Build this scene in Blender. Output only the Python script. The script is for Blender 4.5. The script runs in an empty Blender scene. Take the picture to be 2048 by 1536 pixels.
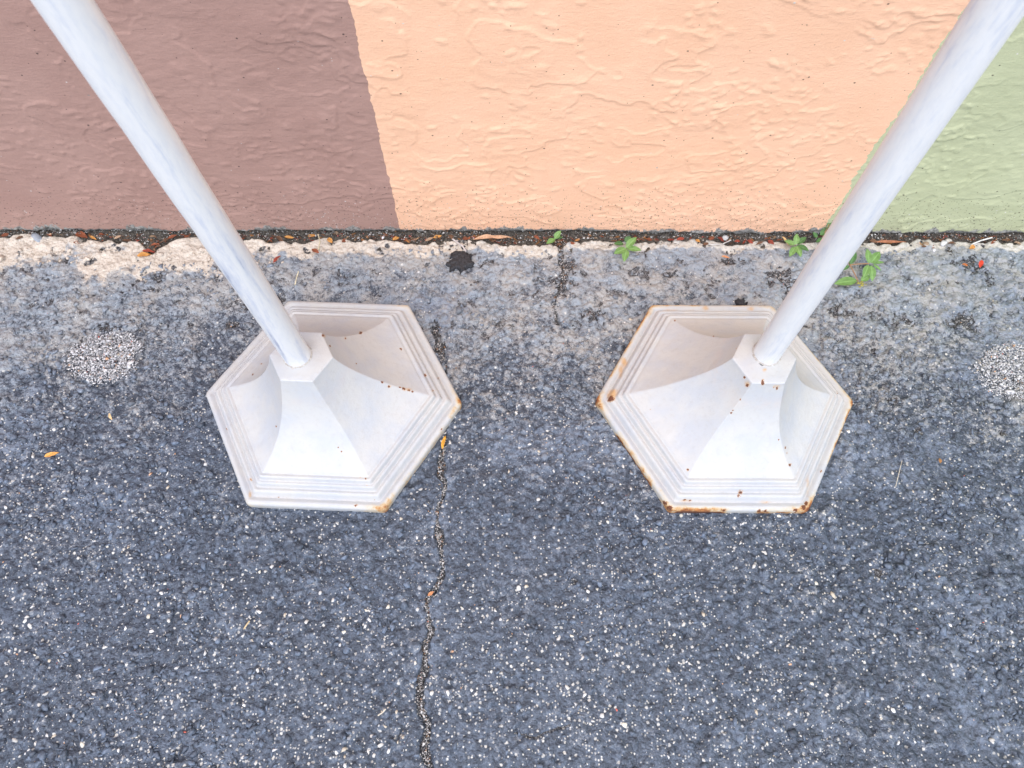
import bpy, math
import numpy as np
from mathutils import Vector, Matrix

# ------------------------------------------------------------------ camera, sky, sun, exposure
H = 1.15
F_PX, PITCH, ROLL = 1414.5, math.radians(64.8086), math.radians(0.1759)
S = bpy.context.scene
COL = S.collection
fw = Vector((0, math.cos(PITCH), -math.sin(PITCH)))
r0 = Vector((1, 0, 0)); u0 = r0.cross(fw)
rt = r0 * math.cos(ROLL) + u0 * math.sin(ROLL)
up = u0 * math.cos(ROLL) - r0 * math.sin(ROLL)
cam = bpy.data.cameras.new('camera')
co = bpy.data.objects.new('camera', cam); COL.objects.link(co)
M = Matrix(((rt.x, up.x, -fw.x, 0), (rt.y, up.y, -fw.y, 0), (rt.z, up.z, -fw.z, H), (0, 0, 0, 1)))
co.matrix_world = M
cam.sensor_fit = 'HORIZONTAL'; cam.sensor_width = 36.0
cam.lens = F_PX / 2048 * 36.0
cam.clip_start = 0.02; cam.clip_end = 200
cam.dof.use_dof = True; cam.dof.focus_distance = 1.16; cam.dof.aperture_fstop = 8.5
S.camera = co

SUN_EL, SUN_AZ = math.radians(67), math.radians(188)      # azimuth the light comes from (0 = +Y, clockwise)
w = bpy.data.worlds.new('World'); S.world = w; w.use_nodes = True
nt = w.node_tree; nt.nodes.clear()
sky = nt.nodes.new('ShaderNodeTexSky'); sky.sky_type = 'NISHITA'; sky.sun_disc = False
sky.sun_elevation = SUN_EL; sky.sun_rotation = SUN_AZ
sky.air_density = 1.0; sky.dust_density = 2.5; sky.ozone_density = 1.0
bg = nt.nodes.new('ShaderNodeBackground'); bg.inputs['Strength'].default_value = 0.15
wo = nt.nodes.new('ShaderNodeOutputWorld')
nt.links.new(sky.outputs[0], bg.inputs[0]); nt.links.new(bg.outputs[0], wo.inputs[0])
sl = bpy.data.lights.new('sun', 'SUN'); sl.energy = 1.5; sl.angle = math.radians(160); sl.color = (1.0, 0.985, 0.965)
so = bpy.data.objects.new('sun', sl); COL.objects.link(so)
sd = Vector((math.sin(SUN_AZ) * math.cos(SUN_EL), math.cos(SUN_AZ) * math.cos(SUN_EL), math.sin(SUN_EL)))
so.rotation_euler = sd.to_track_quat('Z', 'Y').to_euler(); so.location = sd * 5
S.view_settings.view_transform = 'Standard'; S.view_settings.look = 'None'
S.view_settings.gamma = 1.0; S.view_settings.exposure = 0.90

# ------------------------------------------------------------------ helpers
FW, RT, UP = (np.array(v) for v in (fw, rt, up))
CAMP = np.array([0, 0, H])
def P(px, py, z=0.0):
    """point of the place at height z that the photograph shows at (px, py)"""
    d = FW + (px - 1024) / F_PX * RT - (py - 768) / F_PX * UP
    return CAMP + d * ((z - H) / d[2])
def PW(px, py, y):
    d = FW + (px - 1024) / F_PX * RT - (py - 768) / F_PX * UP
    return CAMP + d * (y / d[1])
def to_px(V):
    d = V - CAMP; zz = d @ FW
    return np.stack([1024 + F_PX * (d @ RT) / zz, 768 - F_PX * (d @ UP) / zz], -1)

def hsh(ix, iy, s):
    ix = ix.astype(np.int64).astype(np.uint32); iy = iy.astype(np.int64).astype(np.uint32)
    h = ix * np.uint32(374761393) + iy * np.uint32(668265263) + np.uint32((s * 2246822519) & 0xffffffff)
    h = (h ^ (h >> np.uint32(13))) * np.uint32(1274126177)
    h = (h ^ (h >> np.uint32(16))) * np.uint32(2246822519)
    h = h ^ (h >> np.uint32(15))
    return h.astype(np.float64) / 4294967295.0
def vnoise(x, y, s=0):
    xi = np.floor(x); yi = np.floor(y); fx = x - xi; fy = y - yi
    fx = fx * fx * fx * (fx * (fx * 6 - 15) + 10); fy = fy * fy * fy * (fy * (fy * 6 - 15) + 10)
    a = hsh(xi, yi, s); b = hsh(xi + 1, yi, s); c = hsh(xi, yi + 1, s); d = hsh(xi + 1, yi + 1, s)
    return (a + (b - a) * fx) * (1 - fy) + (c + (d - c) * fx) * fy
def fbm(x, y, s=0, o=4, g=0.5):
    t = 0.0; a = 1.0; n = 0.0
    for k in range(o):
        t = t + a * vnoise(x + 17.3 * k, y - 9.1 * k, s + k * 31); n += a; a *= g; x = x * 2.03; y = y * 2.03
    return t / n
def worley(x, y, s=0):
    """nearest jittered point: distance, its random value"""
    xi = np.floor(x); yi = np.floor(y)
    best = np.full(x.shape, 9.0); rv = np.zeros(x.shape)
    for dx in (-1, 0, 1):
        for dy in (-1, 0, 1):
            cx = xi + dx; cy = yi + dy
            d = np.hypot(cx + hsh(cx, cy, s) - x, cy + hsh(cx, cy, s + 7) - y)
            m = d < best
            best = np.where(m, d, best); rv = np.where(m, hsh(cx, cy, s + 13), rv)
    return best, rv
def sstep(a, b, x):
    t = np.clip((x - a) / (b - a), 0, 1); return t * t * (3 - 2 * t)
def seg_dist(x, y, pts, wob=0.0):
    best = np.full(x.shape, 9.0)
    for (ax, ay), (bx, by) in zip(pts[:-1], pts[1:]):
        vx, vy = bx - ax, by - ay; L = vx * vx + vy * vy
        t = np.clip(((x - ax) * vx + (y - ay) * vy) / L, 0, 1)
        best = np.minimum(best, np.hypot(x - ax - t * vx, y - ay - t * vy))
    return best

def mesh_obj(name, V, Fc, mat=None, parent=None, smooth=True, attrs=None):
    """V (n,3); Fc list of faces or an (m,k) array: ONE mesh object"""
    me = bpy.data.meshes.new(name)
    V = np.asarray(V, dtype=np.float32)
    Fa = np.asarray(Fc, dtype=np.int32) if not isinstance(Fc, list) else None
    if Fa is not None:
        n, k = Fa.shape
        me.vertices.add(len(V)); me.vertices.foreach_set('co', V.ravel())
        me.loops.add(n * k); me.loops.foreach_set('vertex_index', Fa.ravel())
        me.polygons.add(n); me.polygons.foreach_set('loop_start', np.arange(0, n * k, k, dtype=np.int32))
        me.update(calc_edges=True)
    else:
        me.from_pydata(V.tolist(), [], Fc); me.update()
    me.validate()
    if smooth: me.polygons.foreach_set('use_smooth', np.ones(len(me.polygons), dtype=bool))
    for k_, a in (attrs or {}).items():
        a = np.asarray(a, dtype=np.float32)
        if a.ndim == 1:
            at = me.attributes.new(k_, 'FLOAT', 'POINT'); at.data.foreach_set('value', a)
        else:
            at = me.attributes.new(k_, 'FLOAT_COLOR', 'POINT'); at.data.foreach_set('color', a.ravel())
    if mat: me.materials.append(mat)
    o = bpy.data.objects.new(name, me); COL.objects.link(o)
    if parent: o.parent = parent
    return o
def grid_faces(nx, ny):
    i = np.arange(ny * nx, dtype=np.int32).reshape(ny, nx)
    return np.stack([i[:-1, :-1], i[:-1, 1:], i[1:, 1:], i[1:, :-1]], -1).reshape(-1, 4)
def tag(o, label=None, cat=None, group=None, kind=None):
    if label: o['label'] = label
    if cat: o['category'] = cat
    if group: o['group'] = group
    if kind: o['kind'] = kind
    return o
def empty(name, loc=(0, 0, 0)):
    o = bpy.data.objects.new(name, None); o.empty_display_size = 0.05
    o.location = loc; COL.objects.link(o); return o

class NT:
    """small node-graph writer"""
    def __init__(s, name):
        s.m = bpy.data.materials.new(name); s.m.use_nodes = True
        s.t = s.m.node_tree; s.t.nodes.clear()
        s.out = s.n('ShaderNodeOutputMaterial'); s.b = s.n('ShaderNodeBsdfPrincipled')
        s.l(s.b.outputs[0], s.out.inputs[0])
        s.tc = s.n('ShaderNodeTexCoord')
    def n(s, ty, **kw):
        x = s.t.nodes.new(ty)
        for k, v in kw.items(): setattr(x, k, v)
        return x
    def l(s, a, b): s.t.links.new(a, b)
    def put(s, inp, v):
        if hasattr(v, 'is_linked') or hasattr(v, 'links'): s.l(v, inp)
        else: inp.default_value = v
    def coord(s, scale=(1, 1, 1)):
        mp = s.n('ShaderNodeMapping'); s.l(s.tc.outputs['Object'], mp.inputs[0]); mp.inputs['Scale'].default_value = scale
        return mp.outputs[0]
    def noise(s, vec, scale, detail=3, rough=0.55, dist=0.0):
        x = s.n('ShaderNodeTexNoise'); s.l(vec, x.inputs['Vector']); x.inputs['Scale'].default_value = scale
        x.inputs['Detail'].default_value = detail; x.inputs['Roughness'].default_value = rough; x.inputs['Distortion'].default_value = dist
        return x.outputs['Fac']
    def voro(s, vec, scale, feature='F1', rnd=1.0):
        x = s.n('ShaderNodeTexVoronoi', feature=feature); s.l(vec, x.inputs['Vector']); x.inputs['Scale'].default_value = scale
        x.inputs['Randomness'].default_value = rnd
        return x
    def math(s, op, a, b=0.0, c=0.0, clamp=False):
        x = s.n('ShaderNodeMath', operation=op, use_clamp=clamp)
        s.put(x.inputs[0], a); s.put(x.inputs[1], b); s.put(x.inputs[2], c); return x.outputs[0]
    def ss(s, v, a, b, lo=0.0, hi=1.0):
        x = s.n('ShaderNodeMapRange', interpolation_type='SMOOTHSTEP')
        s.put(x.inputs[0], v); x.inputs[1].default_value = a; x.inputs[2].default_value = b
        x.inputs[3].default_value = lo; x.inputs[4].default_value = hi; return x.outputs[0]
    def mix(s, f, a, b):
        x = s.n('ShaderNodeMix', data_type='RGBA')
        s.put(x.inputs[0], f)
        for i, v in ((6, a), (7, b)):
            if isinstance(v, tuple): x.inputs[i].default_value = (*v, 1)
            else: s.l(v, x.inputs[i])
        return x.outputs[2]
    def attr(s, name):
        x = s.n('ShaderNodeAttribute', attribute_name=name); return x
    def bump(s, h, dist, strength=1.0, prev=None):
        x = s.n('ShaderNodeBump'); s.l(h, x.inputs['Height']); x.inputs['Distance'].default_value = dist
        x.inputs['Strength'].default_value = strength
        if prev: s.l(prev, x.inputs['Normal'])
        return x.outputs[0]
    def fin(s, col, rough=0.6, nrm=None, spec=0.5):
        if isinstance(col, tuple): s.b.inputs['Base Color'].default_value = (*col, 1)
        else: s.l(col, s.b.inputs['Base Color'])
        s.put(s.b.inputs['Roughness'], rough)
        s.b.inputs['Specular IOR Level'].default_value = spec
        if nrm: s.l(nrm, s.b.inputs['Normal'])
        return s.m

# ------------------------------------------------------------------ materials
def mat_asphalt():
    m = NT('asphalt'); c = m.coord()
    dust = m.attr('dust').outputs['Fac']; cream = m.attr('cream').outputs['Fac']
    tar = m.attr('tar').outputs['Fac']; wear = m.attr('wear').outputs['Fac']; pale = m.attr('pale').outputs['Fac']
    n1 = m.noise(c, 14, 4, 0.6); n2 = m.noise(c, 95, 4, 0.7); n3 = m.noise(c, 420, 2, 0.6)
    peb = m.attr('pebble').outputs['Fac']
    wv = m.n('ShaderNodeVectorMath', operation='MULTIPLY_ADD'); nc = m.n('ShaderNodeTexNoise'); m.l(c, nc.inputs['Vector']); nc.inputs['Scale'].default_value = 160; nc.inputs['Detail'].default_value = 1
    m.l(nc.outputs['Color'], wv.inputs[0]); wv.inputs[1].default_value = (0.006, 0.006, 0.0); m.l(c, wv.inputs[2])
    va = m.voro(wv.outputs[0], 125); vb = m.voro(wv.outputs[0], 290)
    ra = m.n('ShaderNodeSeparateColor'); m.l(va.outputs['Color'], ra.inputs[0]); rb = m.n('ShaderNodeSeparateColor'); m.l(vb.outputs['Color'], rb.inputs[0])
    grain = m.math('ADD', m.math('MULTIPLY', m.math('SUBTRACT', ra.outputs[0], 0.5), 0.22), m.math('MULTIPLY', m.math('SUBTRACT', rb.outputs[0], 0.5), 0.18))
    nn = m.math('ADD', m.math('ADD', n2, m.math('MULTIPLY', peb, 0.12)), grain)
    col = m.mix(m.ss(nn, 0.34, 0.72), (0.036, 0.047, 0.067), (0.104, 0.132, 0.180))
    col = m.mix(m.math('MULTIPLY', m.ss(n3, 0.50, 0.68), 0.40), col, (0.145, 0.178, 0.235))
    # dust of the lighter zones and scuffed patches
    d = m.math('ADD', dust, m.math('MULTIPLY', m.math('SUBTRACT', nn, 0.5), 1.5))
    d = m.math('ADD', d, m.math('MULTIPLY', m.math('SUBTRACT', n3, 0.5), 1.1))
    d = m.math('ADD', d, m.math('MULTIPLY', m.math('SUBTRACT', n1, 0.5), 0.5), clamp=True)
    dcol = m.mix(m.ss(n1, 0.40, 0.60), (0.30, 0.335, 0.37), (0.385, 0.38, 0.365))
    col = m.mix(m.ss(d, 0.18, 0.95, 0, 0.92), col, dcol)
    col = m.mix(m.math('MULTIPLY', pale, m.ss(n2, 0.3, 0.7)), col, (0.18, 0.22, 0.285))
    # sealer worn off grit: small white specks
    for sc, th, k in ((230, 0.18, 0.8), (130, 0.15, 0.7)):
        v = m.voro(c, sc); pk = m.n('ShaderNodeSeparateColor'); m.l(v.outputs['Color'], pk.inputs[0])
        sel = m.math('LESS_THAN', pk.outputs[0], m.math('MULTIPLY', wear, k))
        dd = m.math('ADD', v.outputs['Distance'], m.math('MULTIPLY', m.math('SUBTRACT', n3, 0.5), 0.5))
        sp = m.math('MULTIPLY', sel, m.ss(dd, th + 0.05, th + 0.20, 1, 0))
        col = m.mix(sp, col, m.mix(pk.outputs[1], (0.36, 0.36, 0.35), (0.70, 0.68, 0.62)))
    # overspray of cream paint along the wall
    cm = m.ss(m.math('ADD', cream, m.math('MULTIPLY', m.math('SUBTRACT', n2, 0.5), 0.9)), 0.38, 0.66)
    cc = m.mix(m.attr('greyed').outputs['Fac'], (0.62, 0.53, 0.425), (0.50, 0.48, 0.43))
    col = m.mix(m.math('MULTIPLY', cm, 0.93), col, m.mix(m.ss(n3, 0.3, 0.75), cc, (0.66, 0.60, 0.51)))
    # bare black binder where the sealer broke off
    tm = m.ss(m.math('ADD', tar, m.math('MULTIPLY', m.math('SUBTRACT', n2, 0.5), 2.2)), 0.42, 0.66)
    tcol = m.mix(m.ss(n3, 0.46, 0.64), (0.020, 0.020, 0.023), (0.22, 0.22, 0.225))
    col = m.mix(tm, col, tcol)
    hb = m.math('ADD', m.math('MULTIPLY', n2, 1.0), m.math('ADD', m.math('MULTIPLY', va.outputs['Distance'], -0.9), m.math('MULTIPLY', vb.outputs['Distance'], -0.45)))
    b = m.bump(hb, 0.0028, 0.9); b = m.bump(n3, 0.0009, 0.8, b)
    return m.fin(col, m.ss(n2, 0.2, 0.8, 0.36, 0.62), b, 0.5)

def mat_wall(name, c0, c1, grey=(0.36, 0.355, 0.33)):
    m = NT(name); c = m.coord(); cs = m.coord((1.0, 1.0, 3.4))
    n1 = m.noise(c, 7, 4); n2 = m.noise(cs, 75, 5, 0.65, 0.6); n3 = m.noise(c, 260, 3)
    col = m.mix(m.ss(n1, 0.3, 0.7), c0, c1)
    col = m.mix(m.ss(n3, 0.50, 0.80, 0, 0.16), col, tuple(min(1, v * 1.22 + 0.03) for v in c1))
    sep = m.n('ShaderNodeSeparateXYZ'); m.l(m.tc.outputs['Object'], sep.inputs[0]); z = sep.outputs['Z']
    low = m.ss(z, 0.02, 0.17, 1, 0)
    # splash dirt: thin grey film and dark specks, denser near the foot
    film = m.math('MULTIPLY', m.ss(z, 0.0, 0.085, 1, 0), m.ss(m.noise(cs, 160, 5, 0.7), 0.40, 0.75))
    col = m.mix(m.math('MULTIPLY', film, 0.40), col, (0.26, 0.235, 0.20))
    for sc, dens0, dens1, th in ((150, 0.010, 0.16, 0.20), (300, 0.006, 0.24, 0.26), (75, 0.010, 0.03, 0.09)):
        v = m.voro(m.coord((1, 1, 1.3)), sc); pk = m.n('ShaderNodeSeparateColor'); m.l(v.outputs['Color'], pk.inputs[0])
        dn = m.math('ADD', m.math('MULTIPLY', low, dens1), dens0)
        sp = m.math('MULTIPLY', m.math('LESS_THAN', pk.outputs[0], dn), m.ss(v.outputs['Distance'], th, th + 0.1, 1, 0))
        col = m.mix(m.math('MULTIPLY', sp, 0.85), col, m.mix(m.ss(pk.outputs[1], 0.86, 0.90), (0.05, 0.035, 0.03), (0.62, 0.60, 0.56)))
    # bare render along the broken lower edge
    e = m.math('ADD', z, m.math('MULTIPLY', m.math('SUBTRACT', m.noise(m.coord((1, 1, 0.5)), 17, 5, 0.75), 0.5), 0.095))
    bare = m.ss(e, 0.0110, 0.0140, 1, 0)
    gcol = m.mix(m.ss(m.noise(c, 170, 5, 0.7), 0.38, 0.62), tuple(v * 0.35 for v in grey), grey)
    col = m.mix(bare, col, gcol)
    b = m.bump(n2, 0.0016, 0.50); b = m.bump(n3, 0.0007, 0.6, b)
    return m.fin(col, 0.66, b, 0.35)

def mat_base(name, amt):
    m = NT(name); c = m.coord()
    rim = m.attr('rim').outputs['Fac']; chip = m.attr('chip').outputs['Fac']; stain = m.attr('stain').outputs['Fac']
    groove = m.attr('groove').outputs['Fac']
    n1 = m.noise(c, 22, 4); n2 = m.noise(c, 130, 5, 0.7); n3 = m.noise(c, 480, 3); n4 = m.noise(c, 45, 5, 0.65)
    col = m.mix(m.ss(n1, 0.35, 0.7), (0.515, 0.510, 0.492), (0.458, 0.475, 0.498))
    col = m.mix(m.ss(n2, 0.48, 0.78, 0, 0.45), col, (0.42, 0.40, 0.375))
    col = m.mix(m.math('MULTIPLY', groove, m.ss(n4, 0.35, 0.7, 0, 0.45)), col, (0.60, 0.50, 0.42))
    s = m.math('ADD', stain, m.math('MULTIPLY', m.math('SUBTRACT', n4, 0.5), 1.1))
    col = m.mix(m.ss(s, 0.35, 0.95, 0, 0.85), col, (0.55, 0.32, 0.12))
    r = m.math('ADD', rim, m.math('MULTIPLY', m.math('SUBTRACT', n4, 0.5), 1.5))
    r = m.math('ADD', r, m.math('MULTIPLY', m.math('SUBTRACT', n2, 0.5), 0.7))
    col = m.mix(m.math('MULTIPLY', m.ss(rim, 0.04, 0.30), m.ss(r, 0.05, 0.55, 0, 0.55)), col, (0.56, 0.47, 0.31))
    col = m.mix(m.ss(r, 0.40, 0.75, 0, 0.8), col, (0.50, 0.30, 0.11))
    col = m.mix(m.ss(r, 0.66, 0.86), col, m.mix(m.ss(n2, 0.4, 0.6), (0.21, 0.075, 0.028), (0.42, 0.17, 0.05)))
    col = m.mix(m.ss(r, 0.92, 1.02), col, (0.10, 0.038, 0.02))
    k = m.math('ADD', chip, m.math('MULTIPLY', m.math('MULTIPLY', m.math('SUBTRACT', n2, 0.5), 1.9), m.ss(chip, 0.0, 0.25)))
    k = m.math('ADD', k, m.math('MULTIPLY', m.math('MULTIPLY', m.math('SUBTRACT', n3, 0.5), 1.4), m.ss(chip, 0.0, 0.25)))
    col = m.mix(m.ss(k, 0.18, 0.42, 0, 0.7), col, (0.63, 0.36, 0.15))
    col = m.mix(m.ss(k, 0.44, 0.50), col, m.mix(n3, (0.075, 0.026, 0.014), (0.20, 0.07, 0.03)))
    hgt = m.math('SUBTRACT', m.math('ADD', m.math('MULTIPLY', n2, 0.6), m.math('MULTIPLY', n4, 0.8)), m.math('MULTIPLY', m.ss(k, 0.42, 0.5), 0.5))
    b = m.bump(hgt, 0.0014, 0.60); b = m.bump(n3, 0.0003, 0.5, b)
    return m.fin(col, m.ss(r, 0.4, 0.8, 0.42, 0.85), b, 0.45)

def mat_pole():
    m = NT('pole_paint'); c = m.coord((1, 1, 0.07)); cf = m.coord((1, 1, 0.22)); ci = m.coord()
    n1 = m.noise(c, 62, 4, 0.6, 0.4); n2 = m.noise(cf, 190, 5, 0.7); n3 = m.noise(ci, 330, 3); nb = m.noise(ci, 9, 2)
    col = m.mix(m.ss(n2, 0.4, 0.75), (0.71, 0.705, 0.69), (0.64, 0.65, 0.665))
    thin = m.math('ADD', n1, m.math('MULTIPLY', m.math('SUBTRACT', nb, 0.5), 0.35))
    thin = m.math('ADD', thin, m.math('MULTIPLY', m.math('SUBTRACT', n2, 0.5), 0.25))
    col = m.mix(m.ss(thin, 0.52, 0.70, 0, 0.60), col, (0.46, 0.50, 0.59))
    col = m.mix(m.ss(thin, 0.67, 0.75, 0, 0.65), col, (0.24, 0.27, 0.38))
    b = m.bump(n2, 0.0006, 0.4); b = m.bump(n3, 0.0003, 0.4, b)
    return m.fin(col, 0.38, b, 0.5)

def mat_vcol(name, rough=0.7, var=0.25, spec=0.4, scale=300):
    """colour from the piece's own attribute, with grain"""
    m = NT(name); c = m.coord(); n = m.noise(c, scale, 4, 0.65)
    a = m.attr('tone').outputs['Color']
    x = m.n('ShaderNodeHueSaturation'); m.l(a, x.inputs['Color']); m.l(m.ss(n, 0.25, 0.75, 1 - var, 1 + var), x.inputs['Value'])
    return m.fin(x.outputs[0], rough, m.bump(n, 0.0005, 0.5), spec)
def mat_plain(name, a, b, scale=200, rough=0.7, spec=0.35, bump=0.0005):
    m = NT(name); c = m.coord(); n = m.noise(c, scale, 4, 0.65)
    return m.fin(m.mix(m.ss(n, 0.3, 0.7), a, b), rough, m.bump(n, bump, 0.6), spec)
def mat_leaf(name, a, b):
    m = NT(name); c = m.coord(); n = m.noise(c, 160, 3, 0.6)
    g = m.n('ShaderNodeTexCoord')
    col = m.mix(m.ss(n, 0.3, 0.7), a, b)
    rib = m.attr('rib').outputs['Fac']
    col = m.mix(m.ss(rib, 0.80, 1.0, 0, 0.6), col, tuple(min(1, v * 1.5 + 0.03) for v in b))
    m.b.inputs['Subsurface Weight'].default_value = 0.0
    return m.fin(col, 0.48, m.bump(n, 0.0006, 0.5), 0.45)

MAT = dict(
    asphalt=mat_asphalt(),
    mauve=mat_wall('mauve_brown_stucco', (0.355, 0.214, 0.175), (0.395, 0.244, 0.200)),
    peach=mat_wall('peach_stucco', (0.805, 0.480, 0.305), (0.840, 0.515, 0.338)),
    sage=mat_wall('sage_green_stucco', (0.445, 0.468, 0.285), (0.485, 0.508, 0.318)),
    base_clean=mat_base('white_base_paint', 0.5),
    pole=mat_pole(),
    stone=mat_vcol('stone_chip', 0.65, 0.25),
    coat=mat_vcol('sealed_stone', 0.5, 0.45, 0.5, 330),
    soil=mat_plain('soil', (0.022, 0.019, 0.017), (0.13, 0.115, 0.095), 260, 0.95, 0.2, 0.003),
    tarlump=mat_plain('black_asphalt_lump', (0.012, 0.012, 0.014), (0.045, 0.045, 0.05), 300, 0.6, 0.4, 0.002),
    green=mat_leaf('weed_leaf', (0.110, 0.215, 0.055), (0.170, 0.310, 0.090)),
    green_dark=mat_leaf('weed_leaf_dark', (0.050, 0.125, 0.035), (0.075, 0.180, 0.050)),
    stem=mat_plain('weed_stem', (0.30, 0.16, 0.08), (0.36, 0.22, 0.11)),
    flower=mat_plain('weed_flower', (0.34, 0.33, 0.06), (0.46, 0.40, 0.12), 500),
    dry=mat_vcol('dry_leaf', 0.75, 0.35, 0.3, 220),
    weld=mat_plain('weld_paint', (0.55, 0.54, 0.51), (0.36, 0.32, 0.28), 220, 0.6),
)

# ------------------------------------------------------------------ the pavement
WALL_Y = 0.874
EDGE_Y = 0.8600
def xy(*pts): return [tuple(P(a, b)[:2]) for a, b in pts]
CRACK = xy((889, 850), (888, 870), (886, 900), (878, 945), (890, 965), (884, 990), (876, 1008), (874, 1040), (880, 1085), (884, 1130), (880, 1160),
           (868, 1180), (855, 1195), (853, 1215), (856, 1240), (861, 1268), (850, 1288), (848, 1302), (851, 1332), (840, 1358), (839, 1395),
           (843, 1425), (856, 1448), (853, 1478), (850, 1500), (857, 1540), (862, 1600), (850, 1680))
CRACK2 = xy((1122, 488), (1124, 505), (1122, 520), (1130, 545), (1118, 575), (1112, 590), (1108, 612), (1116, 640))
CRACK3 = xy((868, 650), (880, 690), (893, 745))
HAIR = xy((1030, 1466), (1070, 1478), (1090, 1465), (1140, 1450))
PATCHES = [tuple(P(207, 712)[:2]) + (0.066, 0.056), tuple(P(2035, 742)[:2]) + (0.070, 0.058)]
TARS = [(925, 519, 23, 22), (905, 525, 9, 8), (315, 550, 16, 14), (380, 646, 9, 8), (465, 645, 17, 8), (1188, 626, 26, 14), (1482, 604, 11, 7),
        (1125, 560, 26, 22), (1140, 530, 16, 24), (1560, 545, 32, 14), (1600, 590, 30, 16), (1930, 640, 34, 18), (1945, 525, 30, 18), (1680, 620, 24, 14),
        (560, 600, 10, 18), (170, 690, 22, 20), (215, 655, 30, 10), (2000, 705, 20, 12), (1820, 640, 16, 10), (1340, 545, 16, 8), (1460, 520, 18, 8),
        (870, 655, 12, 16), (880, 690, 14, 16), (1150, 1160, 6, 5), (1755, 1143, 10, 8), (1570, 560, 40, 12), (490, 610, 14, 9), (300, 575, 22, 7),
        (1900, 500, 8, 8), (1750, 700, 9, 6), (1790, 800, 12, 8), (1840, 860, 8, 7), (2008, 860, 8, 7), (1018, 460, 8, 5), (60, 610, 9, 6)]

def axis(a, b, step, lo, hi):
    core = np.arange(a, b + step * 0.5, step)
    def tail(start, end, sgn):
        out = []; s = step; x = start
        while abs(x - start) < abs(end - start):
            s *= 1.35; x += sgn * s; out.append(x)
        return out
    return np.array(tail(core[0], lo, -1)[::-1] + core.tolist() + tail(core[-1], hi, 1))

def edge_line(x):
    e = EDGE_Y + (fbm(x * 11, x * 0, 5, 4, 0.65) - 0.5) * 0.036 - 0.005 * sstep(0.3, 0.9, x) + (vnoise(x * 70, x * 0 + 3.3, 9) - 0.5) * 0.006
    # the notch beside the first post
    nx = P(300, 500)[0]
    e = e - 0.030 * np.exp(-((x - nx) / 0.022) ** 2)
    nx = P(1122, 490)[0]
    return e - 0.016 * np.exp(-((x - nx) / 0.014) ** 2)

def cells(x, y, s=0):
    """two nearest jittered points: distances, random value of the nearest"""
    xi = np.floor(x); yi = np.floor(y)
    f1 = np.full(x.shape, 9.0); f2 = np.full(x.shape, 9.0); rv = np.zeros(x.shape)
    for dx in (-1, 0, 1):
        for dy in (-1, 0, 1):
            cx = xi + dx; cy = yi + dy
            d = np.hypot(cx + hsh(cx, cy, s) - x, cy + hsh(cx, cy, s + 7) - y)
            m = d < f1
            f2 = np.where(m, f1, np.minimum(f2, d)); rv = np.where(m, hsh(cx, cy, s + 13), rv); f1 = np.where(m, d, f1)
    return f1, f2, rv
def ground_h(X, Y):
    near = sstep(0.50, 0.78, Y)
    wx = fbm(X * 70, Y * 70, 71, 2) - 0.5; wy = fbm(X * 70, Y * 70, 72, 2) - 0.5
    Xw = X + wx * 0.007; Yw = Y + wy * 0.007
    h = (fbm(X * 3, Y * 3, 1, 3) - 0.5) * 0.003
    a1, a2, r1 = cells(Xw / 0.0150, Yw / 0.0150, 11)
    b1, b2, r2 = cells(Xw / 0.0085, Yw / 0.0085, 23)
    c1, c2, r3 = cells(Xw / 0.027, Yw / 0.027, 37)
    def cob(f1, f2, k): return (1 - np.exp(-(f2 - f1) * k)) * (1 - 0.45 * np.clip(f1, 0, 1) ** 2)
    big = sstep(0.52, 0.62, fbm(X * 9, Y * 9, 3, 3) + 0.10 * near)          # where coarse stones stand out
    lev = np.where(r1 > 0.35, 0.35 + 0.65 * r1, 0.15)
    st1 = cob(a1, a2, 6.0) * lev; st2 = cob(b1, b2, 5.0) * np.where(r2 > 0.3, 0.4 + 0.6 * r2, 0.1)
    st3 = cob(c1, c2, 8.0) * np.where(r3 > 0.45, 0.5 + 0.5 * r3, 0.0)
    zone = 0.30 + 0.70 * sstep(0.36, 0.58, fbm(X * 5, Y * 5, 5, 3) + 0.05 * sstep(0.1, 0.5, Y))
    h += zone * (0.0054 * st1 * (1 - 0.5 * big) + 0.0022 * st2) + 0.0052 * st3 * big
    h += (fbm(X * 110, Y * 110, 41, 3) - 0.5) * 0.0020
    pit = sstep(0.66, 0.74, fbm(X * 42, Y * 42, 61, 3)); h -= pit * 0.0030
    tone = (r1 * 2 - 1) * sstep(0.05, 0.35, a2 - a1) * 0.8 * zone + 0.7 * (r2 * 2 - 1) * sstep(0.05, 0.4, b2 - b1)
    tone = tone + 0.9 * (r3 * 2 - 1.2) * sstep(0.05, .3, c2 - c1) * big
    return h - 0.0060, tone, pit

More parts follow.
